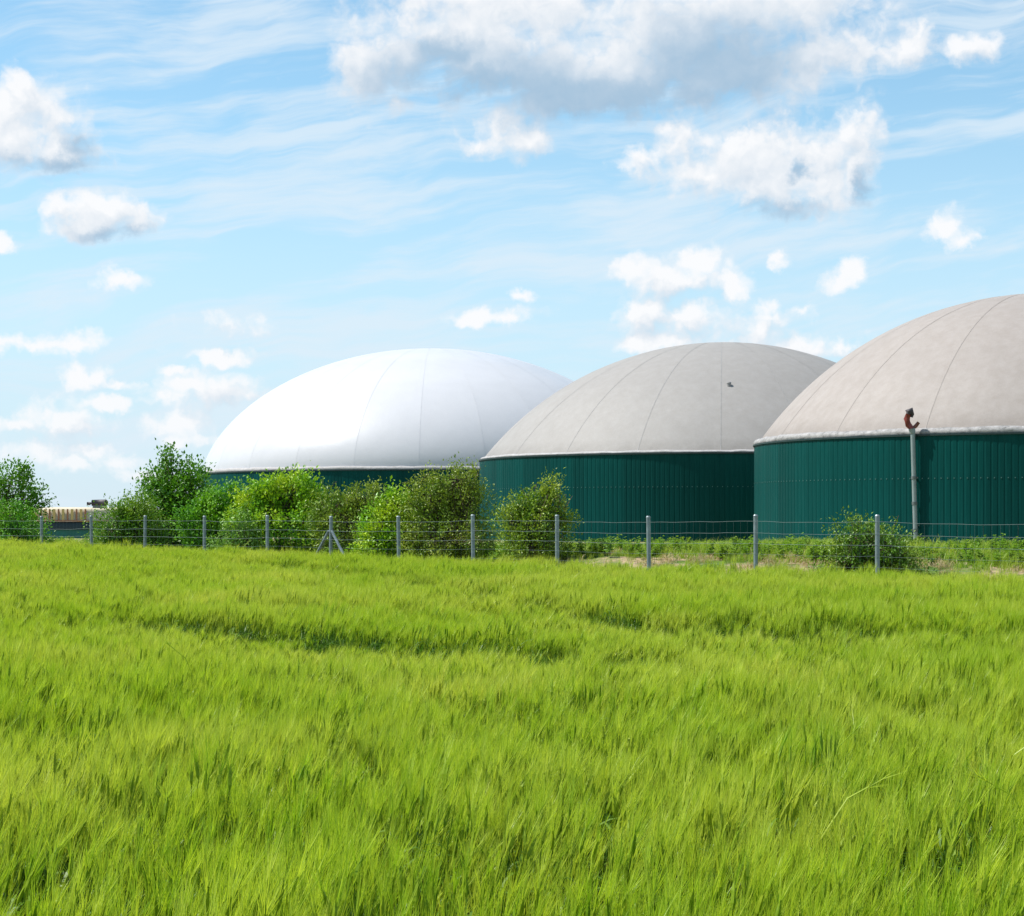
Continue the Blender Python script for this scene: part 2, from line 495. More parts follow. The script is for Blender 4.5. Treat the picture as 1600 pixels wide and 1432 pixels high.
# barley
M['b_leaf'] = leaf_mat('barley_leaf', (0.035, 0.125, 0.008), (0.13, 0.26, 0.010), 0.42, 0.45, 0.4, (0.17, 0.27, 0.012))
M['b_ear'] = leaf_mat('barley_ear', (0.16, 0.31, 0.006), (0.38, 0.48, 0.02), 0.38, 0.5, 0.4, (0.43, 0.48, 0.035))
M['b_awn'] = leaf_mat('barley_awn', (0.23, 0.41, 0.010), (0.55, 0.65, 0.06), 0.48, 0.40, 0.4, (0.60, 0.63, 0.11))
# bank
M['w_leaf'] = leaf_mat('weed_leaf', (0.07, 0.19, 0.012), (0.19, 0.35, 0.028), 0.42, 0.5, 0.5, (0.27, 0.37, 0.035))
M['w_grass'] = leaf_mat('bank_blade', (0.13, 0.26, 0.015), (0.29, 0.42, 0.03), 0.42, 0.5, 0.5, (0.40, 0.43, 0.06))
M['w_dry'] = leaf_mat('dry_blade', (0.34, 0.27, 0.13), (0.50, 0.41, 0.24), 0.3, 0.7, 0.7, (0.42, 0.30, 0.18))

def ground_mat():
    m, nt, bs = mat('soil_and_turf')
    at = nd(nt, 'ShaderNodeAttribute'); at.attribute_name = 'bank'
    n1 = noise_n(nt, 6.0, 8, 0.7)
    n2 = noise_n(nt, 0.35, 5, 0.6)
    n3 = noise_n(nt, 0.9, 6, 0.65)
    soil = cramp(nt, n1.outputs['Fac'], [(0.3, (0.055, 0.042, 0.026)), (0.7, (0.12, 0.09, 0.058))])
    turf = cramp(nt, n2.outputs['Fac'], [(0.3, (0.055, 0.12, 0.018)), (0.7, (0.14, 0.19, 0.04))])
    dry = cramp(nt, n1.outputs['Fac'], [(0.3, (0.22, 0.16, 0.10)), (0.7, (0.44, 0.33, 0.21))])
    mk = cramp(nt, n3.outputs['Fac'], [(0.46, (0, 0, 0)), (0.58, (1, 1, 1))])
    tb = mixn(nt, mk.outputs[0], turf.outputs[0], dry.outputs[0])
    c = mixn(nt, at.outputs['Fac'], soil.outputs[0], tb)
    nt.links.new(c, bs.inputs['Base Color']); bs.inputs['Roughness'].default_value = 0.95
    bs.inputs['Specular IOR Level'].default_value = 0.1
    bp = nd(nt, 'ShaderNodeBump', Strength=0.8, Distance=0.06)
    nt.links.new(n1.outputs['Fac'], bp.inputs['Height']); nt.links.new(bp.outputs[0], bs.inputs['Normal'])
    return m
M['ground'] = ground_mat()

# ------------------------------------------------------------------ ground
def build_ground():
    near = np.arange(-32, 32.01, 0.5)
    far = np.geomspace(34, 6000, 34)
    xs = np.concatenate([-far[::-1], near, far])
    ys = np.concatenate([-np.geomspace(6000, 6, 18), np.arange(-5, 75.01, 0.5), np.geomspace(78, 6000, 34)])
    X, Y = np.meshgrid(xs, ys)
    Z = gz(X, Y)
    nx, ny = len(xs), len(ys)
    v = np.stack([X.ravel(), Y.ravel(), Z.ravel()], 1)
    f = [(j * nx + i, j * nx + i + 1, (j + 1) * nx + i + 1, (j + 1) * nx + i) for j in range(ny - 1) for i in range(nx - 1)]
    me = mesh('ground', v, f, True, [M['ground']])
    a = me.attributes.new('bank', 'FLOAT', 'POINT')
    a.data.foreach_set('value', smooth(-0.4, 0.5, beyond(v[:, 0], v[:, 1])).astype(np.float32))
    o = bpy.data.objects.new('ground', me); COL.objects.link(o)
    o['kind'] = 'structure'; o['label'] = 'brown field soil and turf bank under the crop and weeds'
build_ground()

# ------------------------------------------------------------------ the three digester tanks
def gore_profile(Rb, h, ell, n):
    Rs = (Rb * Rb + h * h) / (2 * h)
    pts = []
    for i in range(n + 1):
        r = Rb * math.cos(math.pi / 2 * i / n) if i < n else 0.0
        c = math.sqrt(max(0, Rs * Rs - r * r)) - (Rs - h)
        e = h * math.sqrt(max(0, 1 - (r / Rb) ** 2))
        pts.append((r, (1 - ell) * c + ell * e))
    return pts

def build_tank(x, y, Rw, H, h, ell, ngore, gmat, smat, rmat, rim_h, rot, label, z0=0.1, pf=0.014, sw=0.024):
    t = empty('digester_tank', (x, y, z0))
    tag(t, label, 'gas tank', 'domed digester tanks')
    H = H - z0
    # wall liner
    b = MB(); b.lathe([(Rw - 0.10, -0.5), (Rw - 0.10, H)], 128)
    wall = b.build('wall', M['liner'], t, True)
    # cladding panels
    npan = int(round(2 * math.pi * Rw / 1.0))
    da = 2 * math.pi / npan
    w = 2 * Rw * math.tan(da / 2)
    b = MB(); prof = []
    p = w / 3
    for k in range(3):
        x0 = -w / 2 + k * p
        prof += [(x0, -0.016), (x0 + 0.045, -0.016), (x0 + 0.085, 0.0), (x0 + p - 0.04, 0.0)]
    prof.append((w / 2, -0.016))
    v = []
    for (px, py) in prof:
        v.append((px, py, -0.4)); v.append((px, py, H))
    b.add(v, [(2 * i, 2 * i + 2, 2 * i + 3, 2 * i + 1) for i in range(len(prof) - 1)])
    for k in range(3):
        for zz in (H * 0.62,):
            c = (-w / 2 + (k + 0.6) * p, 0.004, zz)
            b.box(c, (0.028, 0.012, 0.028), 1)
    pme = mesh('cladding_panel', b.v, b.f, False, [M['clad'], M['screw']], b.m)
    toward = math.atan2(-y, -x)
    for k in range(npan):
        a = k * da
        dlt = (a - toward + math.pi) % (2 * math.pi) - math.pi
        if abs(dlt) > R(118): continue
        o = bpy.data.objects.new('cladding_panel', pme); COL.objects.link(o)
        o.parent = wall
        o.location = (Rw * math.cos(a), Rw * math.sin(a), 0)
        o.rotation_euler = (0, 0, a - math.pi / 2)
    # cap ring over the panel tops, clamp band above it
    b = MB(); b.lathe([(Rw - 0.12, H + 0.02), (Rw + 0.07, H + 0.02), (Rw + 0.07, H - 0.07), (Rw + 0.03, H - 0.07)], 160)
    b.build('cap_ring', M['cap'], t, False)
    Rb = Rw - 0.28
    b = MB()
    n = 160; rr = random.Random(int(x * 10))
    prof = [(Rw - 0.02, H + 0.021), (Rw + 0.02, H + 0.3 * rim_h), (Rw - 0.06, H + 0.75 * rim_h), (Rw - 0.2, H + rim_h), (Rw - 0.4, H + rim_h)]
    b.lathe(prof, n)
    for i, p_ in enumerate(b.v):
        an = math.atan2(p_[1], p_[0])
        q = 0.05 * mnoise.noise((an * 25, p_[2] * 2, x)) + 0.04 * mnoise.noise((an * 70, p_[2] * 3, x))
        lv = 0 if i < n else 1
        b.v[i] = (p_[0] * (1 + q / Rw), p_[1] * (1 + q / Rw), p_[2] + lv * q * 1.2)
    b.build('clamp_band', rmat, t, True)
    # dome: gores with welded seams
    dome = empty('dome', (0, 0, H + rim_h * 0.5)); dome.parent = t
    nr, ns = 30, 8
    prof = gore_profile(Rb, h - rim_h * 0.5, ell, nr)
    ga = 2 * math.pi / ngore
    v = []; f = []
    for i, (r, z) in enumerate(prof):
        for k in range(ns + 1):
            an = -ga / 2 + ga * k / ns
            puff = pf * math.sin(math.pi * k / ns) ** 2 * min(1, r / 4)
            v.append(((r + puff * 0.5) * math.cos(an), (r + puff * 0.5) * math.sin(an), z + puff))
    for i in range(nr):
        for k in range(ns):
            q = (i * (ns + 1) + k, i * (ns + 1) + k + 1, (i + 1) * (ns + 1) + k + 1, (i + 1) * (ns + 1) + k)
            f.append(q if i < nr - 1 else q[:3])
    gme = mesh('membrane_gore', v, f, True, [gmat])
    b = MB()
    sv = []
    for (r, z) in prof[:-1]:
        hw = sw
        for tx in (-hw, hw):
            sv.append((r + 0.005, tx, z + 0.012))
    b.add(sv, [(2 * i, 2 * i + 1, 2 * i + 3, 2 * i + 2) for i in range(len(prof) - 2)])
    sme = mesh('seam', b.v, b.f, True, [smat])
    for k in range(ngore):
        a = rot + ga * k
        o = bpy.data.objects.new('membrane_gore', gme); COL.objects.link(o); o.parent = dome
        o.rotation_euler = (0, 0, a)
        s = bpy.data.objects.new('seam', sme); COL.objects.link(s); s.parent = dome
        s.rotation_euler = (0, 0, a + ga / 2)
    return t, H, Rw

def px_x(px, d): return (px - 800) / FPX * d
TANK3 = build_tank(px_x(1625, 110), 110, 16.25, 5.92, 8.55, 0.0, 18, M['dome_tan'], M['seam_tan'], M['rim'], 0.34, R(4),
           'tan domed green tank nearest the fence, cut off by the photo edge')
TANK2 = build_tank(px_x(1128, 145), 145, 18.3, 6.0, 8.85, 0.0, 20, M['dome_grey'], M['seam_grey'], M['rim_light'], 0.20, R(270 - 6.5 + 18 / 2),
           'grey domed green tank in the middle, between the white and the tan dome')
TANK1 = build_tank(px_x(675, 194), 194, 23.1, 5.95, 12.7, 0.6, 24, M['dome_white'], M['seam_white'], M['rim_light'], 0.34, R(7),
           'green tank under a smooth bright white dome, mostly hidden behind bushes', pf=0.003, sw=0.016)
# small fitting on the grey dome
def dome_fitting():
    t = TANK2[0]
    Rb = 18.0; h = 8.75; Rs = (Rb * Rb + h * h) / (2 * h)
    for d in np.arange(128.0, 145.0, 0.05):
        lx, ly = px_x(1139, d) - t.location.x, d - t.location.y
        z = TANK2[1] + 0.1 + math.sqrt(max(0.0, Rs * Rs - lx * lx - ly * ly)) - (Rs - h)
        if z + 0.1 > EYE + (HOR - 603) / FPX * d: break
    b = MB(); b.tube([(lx, ly, z - 0.05), (lx, ly, z + 0.16)], 0.14, 10); b.tube([(lx, ly, z + 0.16), (lx, ly, z + 0.24)], [0.17, 0.14], 10)
    b.build('fitting', M['seam_grey'], t)
dome_fitting()

# vent pipe in front of the tan-domed tank
def vent_pipe():
    tx, ty = TANK3[0].location.x, TANK3[0].location.y
    # foot of the pipe: 0.45 m clear of the cladding along the ray of column 1430
    u = (1431 - 800) / FPX
    lo, hi = 60.0, 110.0
    for _ in range(60):
        mid = (lo + hi) / 2
        if math.hypot(u * mid - tx, mid - ty) > 16.25 + 0.18: lo = mid
        else: hi = mid
    d = lo
    g = float(gz(u * d, d))
    t = tag(empty('vent_pipe', (u * d, d, g)), 'tall grey pipe with a red fitting on top in front of the tan domed tank', 'pipe')
    zt = 1.8 + (807 - 674) / FPX * d - g
    lean = -0.16
    zs = [0, 0.7, 1.8, 3.1, 4.4, zt]
    zs = [0.0, (807 - 828) * d / FPX + 1.8 - g, (807 - 786) * d / FPX + 1.8 - g, (807 - 746) * d / FPX + 1.8 - g, zt]
    def at(z): return (lean * z / zt, 0, z)
    for i in range(len(zs) - 1):
        b = MB(); b.tube([at(zs[i]), at(zs[i + 1] - 0.03)], 0.115, 16)
        b.build('pipe_section', M['pipe'], t, False)
        if 0 < i:
            b = MB(); b.tube([at(zs[i] - 0.10), at(zs[i] + 0.05)], 0.14, 16)
            b.build('coupling', M['coupling'], t)
    x0, _, z0 = at(zt)
    b = MB(); b.tube([(x0, 0, z0 - 0.1), (x0 - 0.04, 0, z0 + 0.12)], [0.15, 0.17], 14)
    b.build('collar', M['pipe'], t)
    b = MB(); b.tube([(x0 - 0.04, 0, z0 + 0.12), (x0 - 0.22, 0, z0 + 0.32), (x0 - 0.30, 0, z0 + 0.62), (x0 - 0.22, -0.02, z0 + 0.85)], [0.13, 0.16, 0.16, 0.13], 12)
    v = b.build('relief_valve', M['red'], t, True)
    b = MB(); b.tube([(x0 - 0.22, -0.02, z0 + 0.82), (x0 - 0.24, -0.05, z0 + 0.98), (x0 - 0.10, -0.05, z0 + 1.06), (x0 - 0.02, 0, z0 + 0.84), (x0 - 0.06, 0, z0 + 0.70)], [0.11, 0.17, 0.15, 0.10, 0.07], 10)
    b.build('valve_head', M['darkmetal'], v, True)
    b = MB(); b.tube([(x0 - 0.04, 0, z0 + 0.10), (x0 + 0.16, 0, z0 + 0.26), (x0 + 0.30, 0, z0 + 0.44)], [0.09, 0.10, 0.085], 10)
    b.build('side_outlet', M['brownmetal'], t, True)
    for z in (1.2, 3.6):
        b = MB(); b.box((lean * z / zt + 0.1, 0.22, z), (0.03, 0.26, 0.03), 0, 0.3)
        b.build('wall_bracket', M['coupling'], t)
vent_pipe()

# low tank far on the left
def low_tank():
    d = 150.0
    x, y = px_x(60, d), d + 9
    t = tag(empty('slurry_tank', (x, y, 0)), 'low round tank with ribbed beige cover, far away between two bushes', 'tank')
    Rw = 9.5
    b = MB(); b.lathe([(Rw, -0.3), (Rw, 0.75)], 64); b.build('wall', M['pool_green'], t, True)
    b = MB(); b.lathe([(Rw + 0.12, 0.75), (Rw + 0.12, 1.38), (Rw - 0.2, 1.42)], 64); b.build('dark_band', M['pool_dark'], t, True)
    b = MB(); b.lathe([(Rw - 0.06, 1.42), (Rw - 0.12, 2.30), (Rw - 0.5, 2.42), (Rw - 3, 2.5), (0.01, 2.55)], 64); b.build('cover', M['cream'], t, True)
    b = MB(); b.lathe([(Rw + 0.16, 1.36), (Rw + 0.2, 1.47), (Rw + 0.02, 1.5)], 64); b.build('rim_strip', M['rust'], t)
    slat = MB(); slat.box((Rw - 0.03, 0, 1.90), (0.05, 0.10, 0.46))
    sme = mesh('rib', slat.v, slat.f, False, [M['beige']], slat.m)
    slat = MB(); slat.box((Rw - 0.03, 0, 1.90), (0.06, 0.06, 0.47))
    sm2 = mesh('rib', slat.v, slat.f, False, [M['rust']], slat.m)
    for k in range(40):
        a = R(-115) + k * 0.036
        o = bpy.data.objects.new('rib', sm2 if k % 2 else sme); COL.objects.link(o); o.parent = t
        o.rotation_euler = (0, 0, a)
        if Rw * math.cos(a) + x > px_x(134, d): o.hide_render = False; bpy.data.objects.remove(o); 
    # mixer motor on the rim
    mx, my = px_x(155, 152) - x, -Rw + 2.6
    b = MB(); b.tube([(mx - 0.6, my, 2.86), (mx + 0.5, my, 2.86)], [0.24, 0.28], 12); b.tube([(mx + 0.5, my, 2.86), (mx + 0.66, my, 2.84)], [0.28, 0.16], 12)
    mo = b.build('mixer_motor', M['darkmetal'], t, True)
    b = MB(); b.box((mx, my, 2.52), (0.5, 0.2, 0.14)); b.build('motor_base', M['coupling'], mo)
    b = MB(); b.tube([(mx - 0.98, my, 2.80), (mx - 0.72, my, 2.80)], [0.13, 0.13], 10); b.tube([(mx - 0.72, my, 2.82), (mx - 0.6, my, 2.84)], 0.06, 8); b.build('gear_head', M['darkmetal'], mo, True)
low_tank()

# ------------------------------------------------------------------ fence
POSTS = [-75, -5, 65, 144, 226, 319, 418, 516, 624, 740, 871, 1015, 1181, 1371, 1640]
def fence():
    f0 = on_ray(1371, 0)
    t = tag(empty('wire_fence', (f0[0], f0[1], 0)), 'galvanised post and wire mesh fence along the far edge of the field', 'fence')
    ox, oy = f0
    loc = []
    for i, px in enumerate(POSTS):
        x, y = on_ray(px, 0.0)
        if px == 1640: y += 0.2
        g = float(gz(x, y))
        top = 1.80 + random.uniform(-0.025, 0.02) - (0.05 if px == 1640 else 0)
        tx, ty = random.uniform(-.03, .03), random.uniform(-.02, .02)
        b = MB()
        b.tube([(x - ox, y - oy, g - 0.3), (x - ox + tx, y - oy + ty, top)], 0.042, 12)
        p = b.build('post', M['galv'], t)
        b = MB(); b.tube([(x - ox + tx, y - oy + ty, top + 0.001), (x - ox + tx, y - oy + ty, top + 0.03)], [0.048, 0.03], 12)
        b.build('post_cap', M['galv'], p)
        loc.append((x, y, g, top))
        if px == 516:
            for sgn, ln in ((1, 1.05), (-1, 1.05)):
                bx, by = x - FT.x * sgn * ln, y - FT.y * sgn * ln
                gg = float(gz(bx, by))
                b = MB(); b.tube([(bx - ox, by - oy, gg), (x - ox - FT.x * sgn * 0.05, y - oy - FT.y * sgn * 0.05, g + 1.28)], 0.034, 10)
                b.build('brace', M['galv'], t)
    for a, c in zip(loc[:-1], loc[1:]):
        b = MB()
        L = math.hypot(c[0] - a[0], c[1] - a[1])
        zt = [0.04, 0.24, 0.44, 0.64, 0.84, 1.04, 1.24, 1.42]
        hts = [1.70, 1.48, 1.28, 1.08, 0.88, 0.68, 0.48]
        sag = random.uniform(0.0, 0.03)
        def pt(u, z): return (a[0] + (c[0] - a[0]) * u - ox - FN.x * 0.05, a[1] + (c[1] - a[1]) * u - oy - FN.y * 0.05, z + (c[3] - a[3]) * u + a[3] - 1.80 - sag * 4 * u * (1 - u))
        for k, z in enumerate(hts):
            n = 8
            b.tube([pt(i / n, z + (0.006 * math.sin(i * 2.1 + k) if 0 < i < n else 0)) for i in range(n + 1)], 0.0032 if k < 3 else 0.0019, 3, 0, False)
        nv = int(L / 0.16)
        for i in range(1, nv):
            u = i / nv
            b.tube([pt(u, 1.70), pt(u, 0.35)], 0.0014, 3, 0, False)
        b.build('wire_mesh', M['wire'], t)
fence()

# ------------------------------------------------------------------ plant geometry
class Tri:
    """collects arrays of small faces for one plant mesh"""
    def __init__(s): s.v = []; s.f = []; s.m = []; s.n = 0
    def quadstrip(s, pts, widths, side, m):
        o = s.n
        for p, w in zip(pts, widths):
            s.v.append(p - side * w); s.v.append(p + side * w)
        k = len(pts)
        for i in range(k - 1):
            s.f.append((o + 2 * i, o + 2 * i + 1, o + 2 * i + 3, o + 2 * i + 2)); s.m.append(m)
        s.n += 2 * k
    def tri(s, a, b, c, m):
        s.v += [a, b, c]; s.f.append((s.n, s.n + 1, s.n + 2)); s.m.append(m); s.n += 3
    def ring(s, pts, rads, n, m):
        o = s.n
        for i, p in enumerate(pts):
            a = pts[max(0, i - 1)]; b = pts[min(len(pts) - 1, i + 1)]
            t = b - a; t = t / (np.linalg.norm(t) + 1e-9)
            h = np.array([0, 0, 1.0]) if abs(t[2]) < 0.9 else np.array([0, 1.0, 0])
            e1 = np.cross(t, h); e1 /= np.linalg.norm(e1); e2 = np.cross(t, e1)
            for k in range(n):
                an = 2 * math.pi * k / n
                s.v.append(p + (e1 * math.cos(an) + e2 * math.sin(an)) * rads[i])
        for i in range(len(pts) - 1):
            for k in range(n):
                k2 = (k + 1) % n
                s.f.append((o + i * n + k, o + i * n + k2, o + (i + 1) * n + k2, o + (i + 1) * n + k)); s.m.append(m)
        s.n += n * len(pts)
    def mesh(s, name, mats):
        return mesh(name, np.array(s.v), s.f, False, mats, s.m)

WIND = np.array([0.055, -0.01, 0.0])
def unit(v): return v / (np.linalg.norm(v) + 1e-9)

def barley_clump(r, ntill, green=False):
    T = Tri()
    for _ in range(ntill):
        a, q = r.uniform(0, 2 * math.pi), 0.115 * math.sqrt(r.uniform(0, 1))
        base = np.array([q * math.cos(a), q * math.sin(a), 0.0])
        h = r.normal(0.60, 0.035)
        lean = np.array([r.normal(0, 0.05), r.normal(0, 0.05), 0]) + WIND * 0.7
        mid = base + np.array([lean[0] * 0.3, lean[1] * 0.3, h * 0.55])
        top = base + np.array([lean[0], lean[1], h])
        T.ring([base, mid, top], [0.0022, 0.002, 0.0016], 3, 0)
        # leaves
        for k in range(3):
            hz = h * (0.35 + 0.22 * k) + r.uniform(-.04, .04)
            p0 = base + (top - base) * (hz / h)
            an = r.uniform(0, 2 * math.pi)
            out = np.array([math.cos(an), math.sin(an), 0]) + WIND
            ln = r.uniform(0.14, 0.24)
            up = r.uniform(0.5, 1.0); droop = r.uniform(0.5, 1.3)
            pts = [p0 + out * ln * t * 0.75 + np.array([0, 0, ln * (up * t - droop * t * t * 0.9)]) for t in (0, 0.3, 0.6, 0.85, 1.0)]
            side = unit(np.array([-out[1], out[0], r.uniform(-.5, .5)]))
            w = r.uniform(0.004, 0.0065)
            T.quadstrip(pts, [w * 0.7, w, w * 0.85, w * 0.5, 0.0004], side, 0)
        # ear
        ax = unit(np.array([r.normal(0, 0.16), r.normal(0, 0.16), 1.0]) + WIND * 1.6)
        bend = np.array([r.normal(0, 0.15), r.normal(0, 0.15), -0.05]) + WIND * 0.8
        el = r.uniform(0.060, 0.085)
        ep = [top + ax * el * t + bend * el * t * t * 0.5 for t in (0, 0.2, 0.6, 1.0)]
        T.ring(ep, [0.002, 0.0075, 0.007, 0.0018], 4, 1)
        for k in range(15):
            t = r.uniform(0.05, 1.0)
            p0 = top + ax * el * t + bend * el * t * t * 0.5
            an = r.uniform(0, 2 * math.pi)
            e = np.array([math.cos(an), math.sin(an), 0])
            sp = r.uniform(0.05, 0.24)
            d = unit(ax + bend * t + e * sp)
            ln = r.uniform(0.09, 0.145)
            tip = p0 + d * ln + (e * 0.02 + WIND * 0.12) * r.uniform(0.3, 1.0)
            side = unit(np.cross(d, np.array([r.normal(), r.normal(), r.normal()]))) * 0.0015
            T.tri(p0 - side, p0 + side, tip, 2)
    return T

def stray_stalk(r):
    """a clump with one long bent stalk and a loose side-branched weed that stand out of the crop"""
    T = barley_clump(r, 9)
    a = r.uniform(-0.7, 0.7); lean = np.array([math.cos(a), 0.3 * math.sin(a), 0]) * r.choice([-1, 1])
    pts = [np.array([0, 0, 0.3]), np.array([0, 0, 0.66]) + lean * 0.05, np.array([0, 0, 0.84]) + lean * 0.16, np.array([0, 0, 0.92]) + lean * 0.30]
    T.ring(pts, [0.003, 0.003, 0.0028, 0.002], 3, 2)
    for k in range(14):
        t = r.uniform(0.45, 1); p = pts[2] * (1 - t) + pts[3] * t
        d = unit(lean * 0.8 + np.array([0, 0, 0.5]) + r.normal(0, 0.3, 3)) * r.uniform(0.05, 0.12)
        sd = unit(np.cross(d, r.normal(0, 1, 3))) * 0.0016
        T.tri(p - sd, p + sd, p + d, 2)
    return T

def scatter(name, label, cat, variants, pts, rot, scl, idx, kind='stuff'):
    """one object whose points carry copies of the plant meshes"""
    me = bpy.data.meshes.new(name)
    me.vertices.add(len(pts)); me.vertices.foreach_set('co', np.asarray(pts, np.float32).ravel())
    a = me.attributes.new('rot', 'FLOAT_VECTOR', 'POINT'); a.data.foreach_set('vector', np.asarray(rot, np.float32).ravel())
    a = me.attributes.new('scl', 'FLOAT_VECTOR', 'POINT'); a.data.foreach_set('vector', np.asarray(scl, np.float32).ravel())
    a = me.attributes.new('idx', 'INT', 'POINT'); a.data.foreach_set('value', np.asarray(idx, np.int32))
    o = bpy.data.objects.new(name, me); COL.objects.link(o)
    o['kind'] = kind; o['label'] = label; o['category'] = cat
    ng = bpy.data.node_groups.new(name + '_spread', 'GeometryNodeTree')
    ng.interface.new_socket('Geometry', in_out='INPUT', socket_type='NodeSocketGeometry')
    ng.interface.new_socket('Geometry', in_out='OUTPUT', socket_type='NodeSocketGeometry')
    gi = ng.nodes.new('NodeGroupInput'); go = ng.nodes.new('NodeGroupOutput')
    g2i = ng.nodes.new('GeometryNodeGeometryToInstance')
    for vo in reversed(variants):
        oi = ng.nodes.new('GeometryNodeObjectInfo'); oi.inputs['Object'].default_value = vo
        ng.links.new(oi.outputs['Geometry'], g2i.inputs[0])
    iop = ng.nodes.new('GeometryNodeInstanceOnPoints')
    def attr(nm, dt):
        n = ng.nodes.new('GeometryNodeInputNamedAttribute'); n.data_type = dt; n.inputs['Name'].default_value = nm
        return n.outputs['Attribute']
    m2p = ng.nodes.new('GeometryNodeMeshToPoints')
    ng.links.new(gi.outputs[0], iop.inputs['Points'])
    ng.nodes.remove(m2p)
    ng.links.new(g2i.outputs[0], iop.inputs['Instance'])
    iop.inputs['Pick Instance'].default_value = True
    ng.links.new(attr('idx', 'INT'), iop.inputs['Instance Index'])
    ng.links.new(attr('rot', 'FLOAT_VECTOR'), iop.inputs['Rotation'])
    ng.links.new(attr('scl', 'FLOAT_VECTOR'), iop.inputs['Scale'])
    ng.links.new(iop.outputs[0], go.inputs[0])
    md = o.modifiers.new('spread', 'NODES'); md.node_group = ng
    return o

def proto(name, me):
    return bpy.data.objects.new(name, me)      # never linked: only its mesh is used

# ------------------------------------------------------------------ barley field
TRACK1 = [(-24, 41), (-14, 31.0), (-8.8, 25.8), (-4.3, 21.4), (-2.2, 19.2), (-0.2, 17.3), (0.4, 16.9)]
TRACK2 = [(-6.0, 42), (-2.1, 34.5), (-0.5, 27.9), (0.55, 23.2), (1.4, 20.6), (2.5, 19.3), (4.2, 19.0), (6.5, 19.2), (12, 20.2)]
def poly_dist(x, y, poly):
    """distance to a track and whether the point lies on its camera side"""
    best = np.full(x.shape, 1e9); near = np.zeros(x.shape, bool); tt = np.zeros(x.shape)
    n = len(poly) - 1
    for i in range(n):
        ax, ay = poly[i]; bx, by = poly[i + 1]
        dx, dy = bx - ax, by - ay; L2 = dx * dx + dy * dy
        t = np.clip(((x - ax) * dx + (y - ay) * dy) / L2, 0, 1)
        d = np.hypot(x - ax - t * dx, y - ay - t * dy)
        side = (dx * (y - ay) - dy * (x - ax)) < 0
        up = d < best
        best = np.where(up, d, best); near = np.where(up, side, near); tt = np.where(up, (i + t) / n, tt)
    return best, near, tt

def fbm2(x, y, sc, seed, octv=3):
    out = np.empty(len(x)); 
    for i in range(len(x)):
        out[i] = mnoise.fractal((x[i] * sc, y[i] * sc, seed), 1.0, 2.0, octv)
    return out

def barley():
    r = np.random.default_rng(3)
    mats = [M['b_leaf'], M['b_ear'], M['b_awn']]
    variants = [proto('barley_clump', barley_clump(r, 12).mesh('barley_clump', mats)) for _ in range(9)]
    for k in range(3):
        variants.append(proto('stray_stalk', stray_stalk(r).mesh('stray_stalk', mats)))
    dens = 30
    n = int(dens * 50 * 56)
    x = r.uniform(-28, 22, n); y = r.uniform(1.0, 57, n)
    keep = (np.abs(x) < 0.315 * y + 2.2) & (beyond(x, y) < -0.35 + 0.25 * np.sin(x * 1.7))
    # nothing grows where the photographer stands
    keep &= np.hypot(x, y) > 1.6
    x, y = x[keep], y[keep]
    d1, n1, t1 = poly_dist(x, y, TRACK1); d2, n2, t2 = poly_dist(x, y, TRACK2)
    keep = (d1 > 0.22 * smooth(0.35, 0.60, t1)) & (d2 > 0.17)
    x, y, d1, n1, d2, n2, t2, t1 = x[keep], y[keep], d1[keep], n1[keep], d2[keep], n2[keep], t2[keep], t1[keep]
    big = fbm2(x, y, 0.35, 3.3, 3); sm = fbm2(x, y, 2.1, 9.1, 2)
    h = 1.0 + 0.08 * big + 0.16 * sm + r.normal(0, 0.075, len(x))
    # thinner, shorter crop beside the wheel tracks on the near side
    fade = 0.1 + 0.9 * smooth(0.36, 0.60, t1)
    h -= 0.30 * (1 - smooth(0.2, 5.5, d1)) * n1 * fade
    h -= 0.25 * (1 - smooth(0.2, 4.5, d2)) * n2 * smooth(0.3, 0.5, t2)
    h -= 0.14 * (1 - smooth(0.2, 2.5, d2)) * n2 * (1 - smooth(0.3, 0.5, t2))
    z = gz(x, y) - 0.01
    m = len(x)
    tilt = 0.05
    rot = np.stack([r.normal(0, tilt, m) , r.normal(0.04, tilt, m), r.uniform(-0.7, 0.7, m) + np.where(r.random(m) < 0.5, 0, 0)], 1)
    w = 1.0 + r.normal(0, 0.08, m)
    scl = np.stack([w, w, np.clip(h, 0.55, 1.3)], 1)
    scatter('barley', 'dense bright green barley crop with feathery bearded ears filling the field', 'barley', variants,
            np.stack([x, y, z], 1), rot, scl, np.where(r.random(m) < 0.003, r.integers(9, 12, m), r.integers(0, 9, m)))
    print('barley clumps', m)
barley()

# ------------------------------------------------------------------ bank plants
def grass_tuft(r, n, lo, hi, spread=0.12, w=0.004):
    T = Tri()
    for _ in range(n):
        a, q = r.uniform(0, 6.283), spread * math.sqrt(r.uniform(0, 1))
        b = np.array([q * math.cos(a), q * math.sin(a), 0.0])
        ln = r.uniform(lo, hi); an = r.uniform(0, 6.283)
        out = np.array([math.cos(an), math.sin(an), 0]) * r.uniform(0.1, 0.75) + WIND
        pts = [b + out * ln * t * t * 0.8 + np.array([0, 0, ln * (t - 0.35 * t * t)]) for t in (0, 0.35, 0.7, 1.0)]
        side = unit(np.array([-out[1], out[0], 0.1]))
        T.quadstrip(pts, [w, w, w * 0.7, 0.0004], side, 0)
    return T

